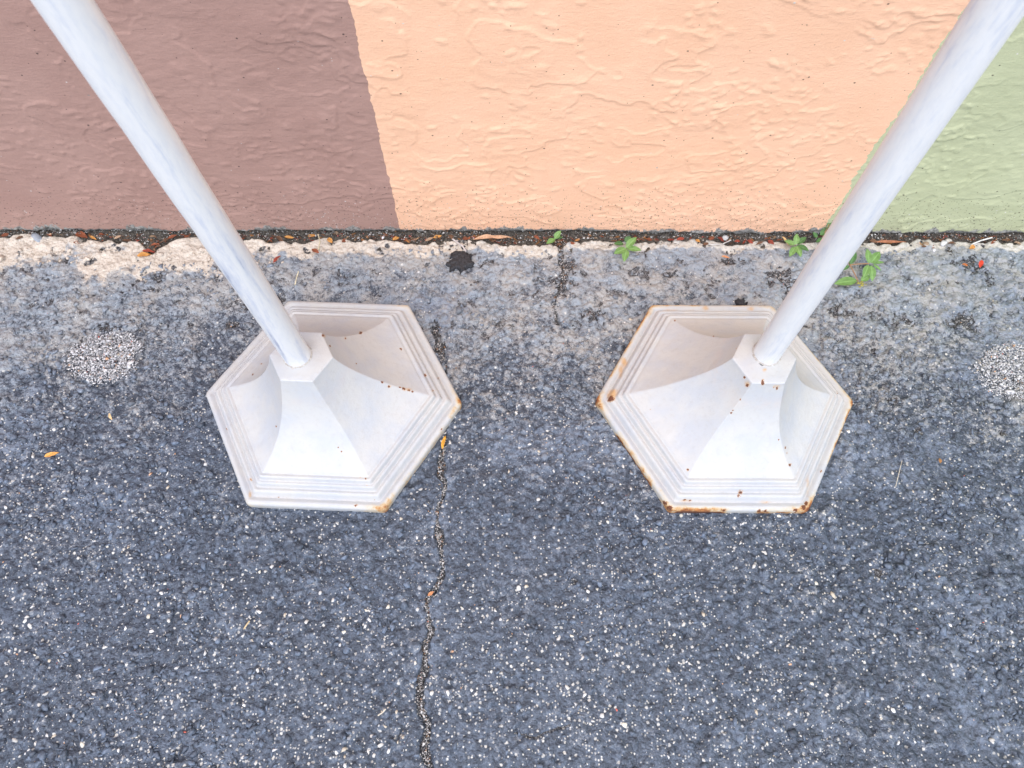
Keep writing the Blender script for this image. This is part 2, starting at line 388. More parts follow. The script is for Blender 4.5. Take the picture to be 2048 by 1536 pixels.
def build_pavement():
    xs = axis(-1.11, 1.11, 0.0019, -30, 30); ys = axis(-0.13, 0.872, 0.0019, -30, 0.873)
    ys = ys[ys < 0.876]
    X, Y = np.meshgrid(xs, ys)
    h, dm, pit = ground_h(X, Y)
    far = np.maximum(sstep(1.2, 4, np.abs(X)), sstep(0.3, 3, -Y)); h = h * (1 - far) - 0.002 * far
    wob = (fbm(X * 90, Y * 90, 77, 3) - 0.5) * 0.010
    c1 = seg_dist(X + wob, Y, CRACK); c2 = seg_dist(X + wob, Y, CRACK2); c3 = seg_dist(X + wob, Y, CRACK3)
    hw = 0.0013 + 0.0100 * fbm(X * 26, Y * 26, 80, 3) ** 2
    cut = np.maximum(sstep(1.5, 0.6, c1 / hw), sstep(1.5, 0.6, c2 / (hw * 1.1))); cut = np.maximum(cut, 0.7 * sstep(1.5, 0.6, c3 / hw))
    hair = sstep(0.0022, 0.0008, seg_dist(X + wob * 0.8, Y + wob * .5, HAIR))
    h = h - 0.0080 * cut - 0.003 * hair
    tar = np.maximum(cut * 0.9, hair) * 0.95
    for (px, py, rx, ry) in TARS:
        cxy = P(px, py); k = 1.0 / 1130
        q = np.hypot((X - cxy[0]) / (rx * k * 1.0), (Y - cxy[1]) / (ry * k * 1.2))
        q = q + (fbm(X * 150, Y * 150, 88, 3) - 0.5) * 2.0
        tt = sstep(1.25, 0.45, q); tar = np.maximum(tar, tt * 0.85); h = h - 0.0030 * tt * (0.4 + fbm(X * 260, Y * 260, 90, 2) * 1.1)
    tar = np.maximum(tar, pit * 0.55 * sstep(0.42, 0.72, Y))
    for (cx, cy, rx, ry) in PATCHES:
        q = np.hypot((X - cx) / rx, (Y - cy) / ry) + (fbm(X * 40, Y * 40, 91, 3) - 0.5) * 0.5
        pt = sstep(1.12, 0.9, q); h = h - 0.0040 * pt; tar = np.maximum(tar * (1 - pt), 0.22 * pt)
    # lump of bare binder stands a little proud
    e = edge_line(X)
    cap = 0.0022 * sstep(0.05, 0.0, e - Y) * fbm(X * 26, Y * 26, 95, 3)
    h = h + cap
    drop = sstep(-0.004, 0.006, Y - e); h = h - 0.035 * drop
    # colour fields: dust, cream overspray, wear
    f1 = fbm(X * 4.0, Y * 4.0, 101, 4); f2 = fbm(X * 12, Y * 12, 103, 4)
    side = 0.05 * sstep(0.2, 0.9, X) + 0.02 * sstep(-0.3, -0.9, X)
    dust = 0.82 * sstep(0.30, 0.86, Y + side + (f1 - 0.5) * 0.26) + 0.12 * sstep(0.05, 0.50, Y) + (f2 - 0.5) * 0.40 + 0.02
    wdt = np.where(X < -0.40, 0.075, 0.030); wdt = np.interp(X.ravel(), [-1.2, -0.62, -0.50, -0.30, 0.0, 0.2, 1.2], [0.10, 0.095, 0.060, 0.042, 0.036, 0.026, 0.024]).reshape(X.shape)
    dist = e - Y
    cream = sstep(1.35, 0.35, dist / (wdt * (0.55 + 0.9 * fbm(X * 16, Y * 16, 107, 3)))) * (0.55 + 0.45 * sstep(0.3, 0.6, fbm(X * 30, Y * 30, 109, 3)))
    cream = cream * (1 - 0.6 * drop)
    grey = sstep(-0.35, 0.25, X + (f2 - 0.5) * 0.3)
    wear = np.clip(0.10 + 0.32 * (fbm(X * 6, Y * 6, 113, 3) - 0.35) * 2 * sstep(0.62, 0.2, Y) + 0.10 * sstep(0.3, -0.05, Y), 0.05, 0.45) * (1 - 0.4 * sstep(0.55, 0.75, Y))
    pale = sstep(0.60, 0.75, fbm(X * 7, Y * 7, 119, 4)) * 0.85
    pale = np.maximum(pale, 0.8 * sstep(0.022, 0.006, c1) * sstep(0.35, 0.6, f2))
    V = np.stack([X, Y, h], -1).reshape(-1, 3)
    o = mesh_obj('asphalt_pavement', V, grid_faces(len(xs), len(ys)), MAT['asphalt'],
                 attrs=dict(dust=dust.ravel(), cream=cream.ravel(), tar=tar.ravel(), wear=wear.ravel(), pale=pale.ravel(), pebble=dm.ravel(), greyed=grey.ravel()))
    return tag(o, kind='structure')
pavement = build_pavement()

# soil in the gap between pavement and wall
def build_soil():
    xs = np.linspace(-3, 3, 1500); ys = np.linspace(0.78, 0.90, 34)
    X, Y = np.meshgrid(xs, ys)
    Z = -0.0070 + (fbm(X * 40, Y * 40, 201, 4) - 0.5) * 0.010 + 0.006 * sstep(0.855, 0.880, Y) - 0.03 * sstep(0.836, 0.818, Y)
    return tag(mesh_obj('soil', np.stack([X, Y, Z], -1).reshape(-1, 3), grid_faces(1500, 34), MAT['soil']), kind='structure')
build_soil()

# ------------------------------------------------------------------ the wall: three painted sections
XB = (-0.2225, 0.6140)
def wall_h(X, Z):
    Xw = X + (fbm(X * 14, Z * 14, 301, 3) - 0.5) * 0.05 + (fbm(X * 55, Z * 55, 305, 2) - 0.5) * 0.012; Zw = Z + (fbm(X * 14, Z * 14, 302, 3) - 0.5) * 0.035
    h = (fbm(X * 2.2, Z * 3, 303, 3) - 0.5) * 0.006
    n = fbm(Xw * 5.5, Zw * 7.5, 311, 4, 0.5); m = fbm(X * 4, Z * 4, 313, 3)
    for lv, hh in ((0.50, 0.0013), (0.62, 0.0012), (0.40, 0.0010)):          # edges of trowelled skins, with a lip
        k = sstep(0.40, 0.55, vnoise(X * 9 + lv * 50, Z * 9, 315))
        h += hh * k * sstep(lv - 0.004, lv + 0.006, n) + 0.0009 * k * np.exp(-((n - lv - 0.006) / 0.010) ** 2)
    n2 = fbm(Xw * 17, Zw * 24, 317, 3, 0.5)
    rough = sstep(0.44, 0.58, m)
    h += 0.0008 * sstep(0.58, 0.64, n2) * (0.15 + 0.85 * rough)
    d, r = worley(Xw / 0.019, Zw / 0.014, 331)
    msk = sstep(0.50, 0.58, fbm(X * 7, Z * 9, 337, 3))
    h += 0.0017 * sstep(0.0, 0.9, 1 - d / (0.22 + 0.36 * r) + (fbm(X * 120, Z * 120, 339, 2) - 0.5) * 0.9) * (r > 0.35) * msk
    d, r = worley(Xw / 0.07, Zw / 0.05, 335); h += 0.0017 * np.clip(1 - (d / (0.06 + 0.10 * r)) ** 2, 0, 1) * (r > 0.6)
    h += (fbm(X * 70, Z * 140, 341, 3) - 0.5) * 0.0015 * (0.40 + 0.60 * rough)
    # broken lower edge, undercut
    low = Z + (fbm(X * 26, Z * 8, 351, 4, 0.65) - 0.5) * 0.020
    h -= 0.009 * sstep(0.010, 0.002, low)
    fade = sstep(3.0, 1.3, np.abs(X)) * sstep(2.0, 0.8, Z)
    return h * (0.15 + 0.85 * fade) * 0.8
def build_wall():
    root = tag(empty('painted_wall', (0, WALL_Y, 0)), 'rough stucco wall painted in mauve brown, peach and sage green upright bands', 'wall')
    xs = axis(-1.13, 1.13, 0.0024, -12, 12); zs = axis(-0.045, 0.62, 0.0024, -0.06, 2.9)
    zs = zs[(zs > -0.08)]
    i0 = int(np.argmin(abs(xs - XB[0]))); i1 = int(np.argmin(abs(xs - XB[1])))
    xs[i0] = XB[0]; xs[i1] = XB[1]
    X, Z = np.meshgrid(xs, zs)
    for xb, s, a in ((XB[0], 401, 0.0042), (XB[1], 411, 0.0080)):
        rag = (fbm(Z * 45, Z * 0 + 2.2, s, 4, 0.7) - 0.5) * a * 2 + (fbm(Z * 6, Z * 0 + 5.5, s + 1, 2) - 0.5) * a
        X = X + rag * np.clip(1 - np.abs(X - xb) / 0.05, 0, 1)
    Yy = -wall_h(X, Z)
    V = np.stack([X, Yy, Z], -1)
    top = np.stack([xs, np.full(len(xs), 0.25), np.full(len(xs), zs[-1])], -1)      # coping return gives the wall its thickness
    V = np.concatenate([V, top[None]], 0)
    for a, b, mt, lab in ((0, i0, 'mauve', 'mauve brown painted section at the left'), (i0, i1, 'peach', 'peach painted section in the middle'), (i1, len(xs) - 1, 'sage', 'sage green painted section at the right')):
        sub = V[:, a:b + 1]
        o = mesh_obj('painted_section', sub.reshape(-1, 3), grid_faces(b - a + 1, len(zs) + 1), MAT[mt], root)
        o['label'] = lab
    return root
build_wall()

# ------------------------------------------------------------------ stones, grit
rng = np.random.default_rng(7)
def hull(n, flat, r):
    """angular chip: convex hull of n points on a squashed sphere"""
    import bmesh
    p = r.normal(size=(n, 3)); p /= np.linalg.norm(p, axis=1)[:, None]
    p *= r.uniform(0.75, 1.0, (n, 1)); p *= np.array([1, r.uniform(0.6, 1.0), flat])
    bm = bmesh.new()
    for q in p: bm.verts.new(q)
    res = bmesh.ops.convex_hull(bm, input=bm.verts)
    bmesh.ops.delete(bm, geom=[v for v in bm.verts if not v.link_faces], context='VERTS')
    bmesh.ops.triangulate(bm, faces=bm.faces)
    bm.verts.index_update()
    V = np.array([v.co[:] for v in bm.verts]); Fc = np.array([[v.index for v in f.verts] for f in bm.faces]); bm.free()
    return V, Fc
SH_S = [hull(9, 0.55, rng) for _ in range(14)]
SH_L = [hull(20, 0.5, rng) for _ in range(12)]
PAL = np.array([(0.72, 0.70, 0.66), (0.60, 0.58, 0.54), (0.78, 0.77, 0.75), (0.50, 0.50, 0.50), (0.66, 0.58, 0.46), (0.34, 0.35, 0.37), (0.70, 0.66, 0.56)])
PALP = np.array([.24, .18, .20, .14, .07, .10, .07])
def tones(n, pal=PAL, p=PALP):
    i = rng.choice(len(pal), n, p=p / p.sum()); c = pal[i] * rng.uniform(0.8, 1.12, (n, 1))
    odd = rng.random(n); c[odd < 0.006] = (0.62, 0.16, 0.12); c[(odd > 0.006) & (odd < 0.022)] = (0.70, 0.42, 0.26)
    return np.clip(c, 0, 0.85)
def scatter(name, pts, sizes, cols, mat, parent=None, shapes=SH_S, sink=0.2, flatrot=True):
    """many small pieces joined into one mesh"""
    Vs, Fs, Cs, off = [], [], [], 0
    for (p, s, c) in zip(pts, sizes, cols):
        V, Fc = shapes[rng.integers(len(shapes))]
        a = rng.uniform(0, 2 * np.pi); R = np.array([[np.cos(a), -np.sin(a), 0], [np.sin(a), np.cos(a), 0], [0, 0, 1]])
        if not flatrot:
            b = rng.uniform(-.7, .7); R = R @ np.array([[1, 0, 0], [0, np.cos(b), -np.sin(b)], [0, np.sin(b), np.cos(b)]])
        W = (V * s * 0.5 * np.array([1, rng.uniform(0.4, 1), rng.uniform(.6, 1.1)])) @ R.T + p + np.array([0, 0, s * sink])
        Vs.append(W); Fs.append(Fc + off); off += len(V); Cs.append(np.tile(np.append(c, 1), (len(V), 1)))
    return mesh_obj(name, np.concatenate(Vs), np.concatenate(Fs), mat, parent, smooth=False, attrs=dict(tone=np.concatenate(Cs)))

L_BASE, R_BASE = (-0.3150, 0.5065), (0.3743, 0.5036)
def under_base(x, y, m=0.0):
    return (np.hypot(x - L_BASE[0], y - L_BASE[1]) < 0.205 + m) | (np.hypot(x - R_BASE[0], y - R_BASE[1]) < 0.205 + m)
def hz(pts):
    X = pts[:, 0][None]; Y = pts[:, 1][None]
    return ground_h(X, Y)[0][0]
def chip_points(n):
    out = []
    while sum(map(len, out)) < n:
        x = rng.uniform(-1.08, 1.08, 20000); y = rng.uniform(-0.13, 0.80, 20000)
        dens = 0.10 + 0.9 * sstep(0.62, 0.15, y); cl = fbm(x[None] * 7, y[None] * 7, 501, 3)[0]
        dens = dens * (0.18 + 1.6 * sstep(0.42, 0.64, cl))
        k = (rng.random(20000) < dens * 0.6) & ~under_base(x, y)
        out.append(np.stack([x[k], y[k]], -1))
    return np.concatenate(out)[:n]
pt = chip_points(9000); z = hz(pt)
sz = np.clip(rng.lognormal(math.log(0.0026), 0.58, len(pt)), 0.0010, 0.0100)
tagc = scatter('stone_chips', np.column_stack([pt, z]), sz, tones(len(pt)), MAT['stone'], pavement, sink=0.05)
tag(tagc, 'small pale stone chips worn bare in the dark sealed surface', kind='stuff')

# sealed aggregate: stones under a skin of sealer that stand proud of the surface
def coated(n):
    out = []; cnt = 0
    while cnt < n:
        x = rng.uniform(-1.08, 1.08, 20000); y = rng.uniform(-0.12, 0.835, 20000)
        zn = fbm(x[None] * 5, y[None] * 5, 521, 3)[0]; zc = fbm(x[None] * 16, y[None] * 16, 523, 2)[0]
        dens = (0.12 + 0.88 * sstep(0.40, 0.58, zn + 0.10 * sstep(0.15, 0.55, y) + 0.05 * sstep(-.2, -.8, x))) * (0.35 + 0.65 * sstep(0.38, 0.56, zc))
        k = (rng.random(20000) < dens * 0.5) & ~under_base(x, y, 0.028)
        for (cx, cy, rx, ry) in PATCHES: k &= np.hypot((x - cx) / rx, (y - cy) / ry) > 1.0
        k &= seg_dist(x, y, CRACK) > 0.008
        out.append(np.stack([x[k], y[k]], -1)); cnt += k.sum()
    return np.concatenate(out)[:n]
SH_P = [hull(16, 0.50, rng) for _ in range(16)]
pt = coated(8500); z = hz(pt)
sz = np.clip(rng.lognormal(math.log(0.0090), 0.36, len(pt)), 0.0045, 0.021)
dl = np.clip(0.75 * sstep(0.34, 0.84, pt[:, 1] + (fbm(pt[None, :, 0] * 9, pt[None, :, 1] * 9, 527, 3)[0] - 0.5) * 0.3), 0, 1)[:, None] * rng.uniform(0.5, 1.15, (len(pt), 1))
tc = np.array([(0.084, 0.106, 0.143)]) * rng.uniform(0.62, 1.7, (len(pt), 1)); tc = tc + (np.array([(0.33, 0.345, 0.355)]) - tc) * np.clip(dl, 0, 1)
cr = (pt[:, 1] > 0.80) & (pt[:, 0] < -0.35); tc[cr] = np.array((0.58, 0.50, 0.41)) * rng.uniform(.85, 1.05, (cr.sum(), 1))
o = scatter('sealed_aggregate', np.column_stack([pt, z]), sz, tc, MAT['coat'], pavement, SH_P, sink=0.07)
o.data.polygons.foreach_set('use_smooth', np.ones(len(o.data.polygons), dtype=bool)); tag(o, 'dark sealed pebbles standing proud of the asphalt', kind='stuff')

# the stones that show largest, one by one
stone_meshes = []
for k in range(24):
    V, Fc = SH_L[k % 12]
    c = tones(1)[0]
    me = mesh_obj('stone', V * 0.5, Fc, MAT['stone'], attrs=dict(tone=np.tile(np.append(c, 1), (len(V), 1))), smooth=False)
    stone_meshes.append(me.data); bpy.data.objects.remove(me)
big = [(685, 1500, 16), (745, 1472, 13), (760, 1490, 13), (697, 1476, 12), (895, 1385, 14), (672, 1505, 13), (735, 1505, 10), (830, 1327, 10), (1668, 1190, 17),
       (1368, 1248, 12), (1030, 1300, 10), (968, 1234, 8), (1362, 980, 9), (285, 1150, 10), (172, 888, 12), (80, 900, 12), (58, 1030, 9), (735, 775, 12), (500, 1280, 10),
       (95, 1320, 12), (45, 1240, 11), (300, 1262, 10), (1560, 1380, 11), (1790, 1420, 12), (1905, 1330, 12), (1250, 1450, 12), (1135, 1375, 12), (1985, 1480, 12), (30, 1480, 14), (160, 1490, 12)]
lst = [(*P(a, b)[:2], s / 1130) for a, b, s in big]
for p in chip_points(300 - len(lst)): lst.append((p[0], p[1], rng.uniform(0.0060, 0.0105)))
arr = np.array(lst); zz = hz(arr[:, :2])
for (x, y, s), z in zip(lst, zz):
    o = bpy.data.objects.new('stone', stone_meshes[rng.integers(24)]); COL.objects.link(o); o.parent = pavement
    o.location = (x, y, z + s * 0.02); o.scale = (s, s * rng.uniform(.7, 1), s * rng.uniform(.6, .9)); o.rotation_euler = (rng.uniform(-.2, .2), rng.uniform(-.2, .2), rng.uniform(0, 6.28))

# grit in the cracks
def along(pts, n, wdt):
    pts = np.array(pts); seg = np.hypot(*(pts[1:] - pts[:-1]).T); cum = np.concatenate([[0], np.cumsum(seg)])
    t = rng.uniform(0, cum[-1], n)
    q = np.stack([np.interp(t, cum, pts[:, 0]), np.interp(t, cum, pts[:, 1])], -1) + rng.normal(0, wdt, (n, 2))
    return q
GRP = np.array([(0.62, 0.60, 0.57), (0.40, 0.39, 0.38), (0.10, 0.10, 0.10), (0.045, 0.042, 0.04), (0.30, 0.16, 0.08), (0.74, 0.72, 0.70)]); GRW = np.array([.25, .2, .18, .17, .07, .13])
tq = np.concatenate([np.column_stack([P(a, b)[0] + rng.normal(0, rx * .6 / 1130, int(rx * ry / 6)), P(a, b)[1] + rng.normal(0, ry * .7 / 1130, int(rx * ry / 6))]) for a, b, rx, ry in TARS])
q = np.concatenate([tq, along(CRACK, 1900, 0.0024), along(CRACK2, 420, 0.0042), along(CRACK3, 240, 0.006)])
scatter('crack_gravel', np.column_stack([q, np.full(len(q), -0.0088) + rng.uniform(0, .0040, len(q))]), rng.uniform(0.0015, 0.0046, len(q)), tones(len(q), GRP, GRW), MAT['stone'], flatrot=False)
tag(bpy.data.objects['crack_gravel'], 'fine pale gravel filling the cracks in the asphalt', 'gravel', kind='stuff')

# two worn spots full of pale grit
for i, (cx, cy, rx, ry) in enumerate(PATCHES):
    n = 3600; a = rng.uniform(0, 6.283, n); r = np.sqrt(rng.uniform(0, 1, n)) * (0.66 + 0.62 * fbm(np.cos(a)[None] * 1.6 + i * 9, np.sin(a)[None] * 1.6, 95, 3)[0]) * rng.uniform(0.92, 1.12, n)
    bx, by = cx + rx * r * np.cos(a), cy + ry * r * np.sin(a)
    s = np.clip(rng.lognormal(math.log(0.0036), 0.38, n), 0.0018, 0.014); s[:7] = rng.uniform(.011, .019, 7)
    o = scatter('grit_patch', np.column_stack([bx, by, np.full(n, -0.0040) + rng.uniform(0, .0042, n)]), s, tones(n, np.array([(0.70, 0.70, 0.71), (0.60, 0.60, 0.61), (0.78, 0.77, 0.76), (0.08, 0.08, 0.08), (0.36, 0.36, 0.37), (.5, .44, .36)]), np.array([.36, .24, .22, .06, .08, .04])), MAT['stone'], flatrot=False)
    tag(o, ['round patch of loose pale grit in the asphalt left of the left stand', 'round patch of loose pale grit at the right edge beyond the rusty stand'][i], 'grit', kind='stuff')

# grit and crumbs in the gap
n = 5200; x = rng.uniform(-1.12, 1.12, n); e = edge_line(x[None])[0]; y = np.minimum(e, .868) + 0.002 + rng.random(n) * (0.876 - np.minimum(e, .868))
o = scatter('gap_grit', np.column_stack([x, y, -0.0060 + rng.uniform(0, .004, n) + 0.006 * sstep(.855, .88, y)]), np.clip(rng.lognormal(math.log(0.0027), 0.4, n), .0012, .009), tones(n, np.array([(0.55, 0.54, 0.51), (0.05, 0.045, 0.04), (0.20, 0.19, 0.175), (0.30, 0.15, 0.075), (0.70, 0.68, 0.65), (0.025, 0.022, 0.02)]), np.array([.24, .20, .26, .08, .10, .12])), MAT['stone'], flatrot=False)
tag(o, 'grit and crumbs in the gap between pavement and wall', 'grit', kind='stuff')

# ------------------------------------------------------------------ the two white stands
R_OUT, H_TOP, R_TOP = 0.2269, 0.1873, 0.0500
def hex_ring(R, rc, per=76):
    """hexagon of corner radius R with corners rounded by rc; 6*per points starting mid-side"""
    pts = []
    ap = R * math.cos(math.pi / 6)
    for k in range(6):
        a = math.radians(60 * k)                      # corner direction
        cd = np.array([math.cos(a), math.sin(a)]); tdir = np.array([-math.sin(a), math.cos(a)])
        m = 16; half = (per - m) // 2
        c = cd * (R - rc / math.cos(math.pi / 6))
        s0 = np.array([math.cos(a - math.pi / 6), math.sin(a - math.pi / 6)]) * ap     # middle of side before
        s1 = np.array([math.cos(a + math.pi / 6), math.sin(a + math.pi / 6)]) * ap
        arc = [c + rc * np.array([math.cos(a + t), math.sin(a + t)]) for t in np.linspace(-math.pi / 6, math.pi / 6, m)]
        for t in np.arange(half) / half: pts.append(s0 + (arc[0] - s0) * t)
        pts += arc
        for t in (np.arange(half) + 1) / (half + 0.0): 
            if t < 1: pts.append(arc[-1] + (s1 - arc[-1]) * t)
    return np.array(pts)
def profile():
    ctrl = [(1.000, -0.006, .010), (1.003, 0.0020, .010), (1.003, 0.0085, .010), (0.998, 0.0120, .010), (0.985, 0.0145, .010), (0.965, 0.0152, .010), (0.948, 0.0138, .009),
            (0.934, 0.0122, .009), (0.926, 0.0126, .008), (0.918, 0.0160, .008), (0.908, 0.0215, .008), (0.896, 0.0246, .008), (0.882, 0.0252, .008), (0.868, 0.0240, .007), (0.861, 0.0240, .007),
            (0.854, 0.0275, .007), (0.846, 0.0320, .007), (0.836, 0.0338, .007), (0.825, 0.0334, .006), (0.817, 0.0328, .006), (0.811, 0.0350, .006), (0.803, 0.0402, .006), (0.793, 0.0422, .006), (0.780, 0.0420, .005),
            (0.769, 0.0412, .0045), (0.760, 0.0420, .0045), (0.750, 0.0442, .004)]
    out = []
    for (a, b) in zip(ctrl[:-1], ctrl[1:]):
        L = math.hypot((b[0] - a[0]) * R_OUT, b[1] - a[1]); k = max(1, int(round(L / 0.0017)))
        for t in np.arange(k) / k: out.append(tuple(np.array(a) + (np.array(b) - np.array(a)) * t))
    r0_, z0_, r1_, z1_ = 0.750, 0.0442, R_TOP / R_OUT, H_TOP - 0.004
    for t in np.linspace(0, 1, 80):                    # concave sweep up to the neck
        ang = t * math.pi / 2 * 0.90; mx = math.sin(math.pi / 2 * 0.90); mz = 1 - math.cos(math.pi / 2 * 0.90)
        out.append((r0_ + (r1_ - r0_) * (0.58 * math.sin(ang) / mx + 0.42 * t), z0_ + (z1_ - z0_) * (0.56 * (1 - math.cos(ang)) / mz + 0.44 * t), 0.0035 - 0.0015 * t))
    out += [(r1_ * 0.992, H_TOP - 0.0015, .0022), (r1_ * 0.972, H_TOP - 0.0004, .0025), (r1_ * 0.94, H_TOP, .003), (r1_ * .75, H_TOP, .003), (r1_ * 0.45, H_TOP, .003), (r1_ * 0.30, H_TOP, .002)]
    return out
PROF = profile()
def lathe_seg(p0, p1, rad, n=48, rings=90, wob=0.0):
    ax = np.array(p1) - np.array(p0); L = np.linalg.norm(ax); t = np.linspace(0, 1, rings)
    th = np.linspace(0, 2 * np.pi, n, endpoint=False)
    r = np.asarray(rad(t)) if callable(rad) else np.full(rings, rad)
    V = np.array(p0)[None, None] + t[:, None, None] * ax[None, None] + np.stack([r[:, None] * np.cos(th)[None], r[:, None] * np.sin(th)[None], np.zeros((rings, n))], -1)
    i = np.arange(rings * n).reshape(rings, n); j = np.roll(i, -1, 1)
    return V.reshape(-1, 3), np.stack([i[:-1], j[:-1], j[1:], i[1:]], -1).reshape(-1, 4)

def make_stand(center, rot, toff, pole0, pole1, label, chips, stains, rust, seed, mat):
    root = tag(empty('post_stand', (center[0], center[1], 0)), label, 'post stand')
    C = np.array([center[0], center[1], 0.0])
    rings = []; meta = []
    for (r, z, rc) in PROF:
        q = hex_ring(r * R_OUT, rc); c, s = math.cos(rot), math.sin(rot)
        q = q @ np.array([[c, s], [-s, c]])
        k = sstep(0.04, H_TOP, np.array(z))
        rings.append(np.column_stack([q + np.array(toff) * k, np.full(len(q), z)])); meta.append((r, z))
    V = np.stack(rings); nr, n = V.shape[:2]
    r_a = np.repeat([m[0] for m in meta], n).reshape(nr, n); z_a = np.repeat([m[1] for m in meta], n).reshape(nr, n)
    # hand-cast unevenness
    lump = (fbm(V[..., 0] * 25 + seed, V[..., 1] * 25, 601, 3) - 0.5) * 0.0016 + (fbm(V[..., 0] * 110 + seed, V[..., 1] * 110, 607, 2) - 0.5) * 0.0006
    V[..., 2] += lump * (z_a > 0.001) * (r_a > 0.3)
    wv = (fbm(np.arctan2(V[..., 1], V[..., 0]) * 6 + seed, z_a * 60, 611, 3) - 0.5) * 0.0022
    V[..., 0] *= 1 + wv * 1.0; V[..., 1] *= 1 + wv * 1.0
    i = np.arange(nr * n).reshape(nr, n); j = np.roll(i, -1, 1)
    Fc = np.stack([i[:-1], j[:-1], j[1:], i[1:]], -1).reshape(-1, 4)
    W = V.reshape(-1, 3); px = to_px(W + C)
    # normals for the visibility of the marks
    du = np.roll(V, -1, 1) - np.roll(V, 1, 1); dv = np.gradient(V, axis=0); N = np.cross(du, dv); N /= np.linalg.norm(N, axis=-1)[..., None] + 1e-12
    vis = ((CAMP - (W + C)) * N.reshape(-1, 3)).sum(1) > 0
    chip = np.zeros(len(W)); stain = np.zeros(len(W))
    for (a, b, rr) in chips: chip = np.maximum(chip, vis * np.clip(1.15 - np.hypot(px[:, 0] - a, px[:, 1] - b) / (rr * 1.02), 0, 1))
    for (a, b, rx, ry, k) in stains: stain = np.maximum(stain, vis * k * np.clip(1.2 - np.hypot((px[:, 0] - a) / rx, (px[:, 1] - b) / ry), 0, 1))
    ang = np.degrees(np.arctan2(V[..., 1], V[..., 0])) - math.degrees(rot)
    corner = np.clip(1 - np.abs(((ang + 30) % 60) - 30) / 16, 0, 1) ** 1.5
    lip = sstep(0.955, 1.0, r_a)
    az = np.round(ang / 60) % 6
    rv = fbm(np.cos(np.radians(ang)) * 3 + seed, np.sin(np.radians(ang)) * 3 + seed, 617, 3)
    rim = np.zeros_like(r_a)
    for kx, amt in enumerate(rust['corners']):
        rim = np.maximum(rim, amt * corner * (az == kx) * sstep(0.93, 0.995, r_a))
    side = np.round((ang - 30) / 60) % 6
    edge = np.zeros_like(r_a)
    for kx, amt in enumerate(rust['sides']): edge = np.maximum(edge, amt * (side == kx) * (0.35 + 1.1 * sstep(0.35, 0.65, rv)))
    rim = np.maximum(rim, 1.35 * edge * (0.75 * lip + 0.35 * sstep(0.004, 0.010, 0.0125 - z_a) * (r_a > 0.97)))
    groove = np.maximum.reduce([np.exp(-((r_a - g) / wv_) ** 2) for g, wv_ in ((0.927, .008), (0.859, .006), (0.815, .006), (0.30, 0.03))]) * rust['groove']
    base = mesh_obj('base', W, Fc, mat, root, attrs=dict(rim=rim.ravel(), chip=chip, stain=stain, groove=groove.ravel()))
    p0 = np.array(pole0) - C; p1 = np.array(pole1) - C
    a = (p1 - p0); top = p0 + a * ((1.00 - p0[2]) / a[2])
    Vp, Fp = lathe_seg(p0 - a / np.linalg.norm(a) * 0.012, top, 0.0204, 56, 120)
    Vp += (fbm(Vp[:, 2:3] * 14, np.arctan2(Vp[:, 1:2] - p0[1], Vp[:, 0:1] - p0[0]) * 1.2, 621 + seed, 3) - 0.5) * 0.0008
    pole = mesh_obj('pole', Vp, Fp, MAT['pole'], root)
    Vc, Fcc = lathe_seg(top - np.array([0, 0, 0.006]), top + np.array([0, 0, 0.03]), lambda t: 0.0235 * np.sqrt(np.clip(1 - np.clip((t - .25) / .75, 0, 1) ** 2.4, 0.0004, 1)), 40, 20)
    mesh_obj('pole_cap', Vc, Fcc, MAT['pole'], pole)
    # weld ring where the pole enters the neck
    th = np.linspace(0, 2 * np.pi, 72, endpoint=False); ph = np.linspace(0, 2 * np.pi, 10, endpoint=False)
    T, Ph = np.meshgrid(th, ph, indexing='ij'); rr = 0.0017 * (0.6 + 0.8 * fbm(np.cos(T) * 9 + seed, np.sin(T) * 9, 631, 2))
    Vw = np.stack([(0.0210 + rr * np.cos(Ph)) * np.cos(T) + p0[0], (0.0210 + rr * np.cos(Ph)) * np.sin(T) + p0[1], H_TOP + 0.0002 + rr * np.sin(Ph) * 0.7], -1)
    i = np.arange(720).reshape(72, 10); j = np.roll(i, -1, 0)
    mesh_obj('weld_ring', Vw.reshape(-1, 3), np.stack([i, j, np.roll(j, -1, 1), np.roll(i, -1, 1)], -1).reshape(-1, 4), MAT['weld'], pole)
    return root

# chips and stains measured on the photograph (x, y, radius)
def zl(a, b, s): return (380 + a / 3.072, 560 + b / 3.072, s)
chipsL = [zl(1048, 325, 4.5), zl(955, 360, 2.5), zl(860, 405, 2.5), zl(818, 340, 3), zl(1297, 424, 2.5), zl(1180, 628, 3), zl(1225, 655, 3), zl(1315, 668, 3.5), zl(1345, 678, 3), zl(1290, 660, 2), zl(1368, 686, 2.5), zl(1445, 585, 3.5), zl(1525, 603, 2),
          zl(1022, 685, 3.5) if False else zl(1022, 514, 2), zl(1490, 680, 2.5), zl(530, 900, 2), zl(932, 1053, 2.5), zl(910, 1030, 2), zl(1050, 1210, 2.5), zl(1080, 1220, 2), zl(1088, 1260, 2), zl(1022, 1387, 3.5), zl(1350, 150, 3), zl(798, 268, 1.5), zl(440, 515, 2),
          zl(385, 580, 1.8), zl(533, 1238, 1.6), zl(228, 918, 2), zl(375, 1225, 2.5), zl(178, 1375, 1.5), zl(1130, 1350, 1.6), zl(1545, 920, 2), zl(545, 1335, 1.6), zl(668, 545, 3), zl(640, 540, 2)]
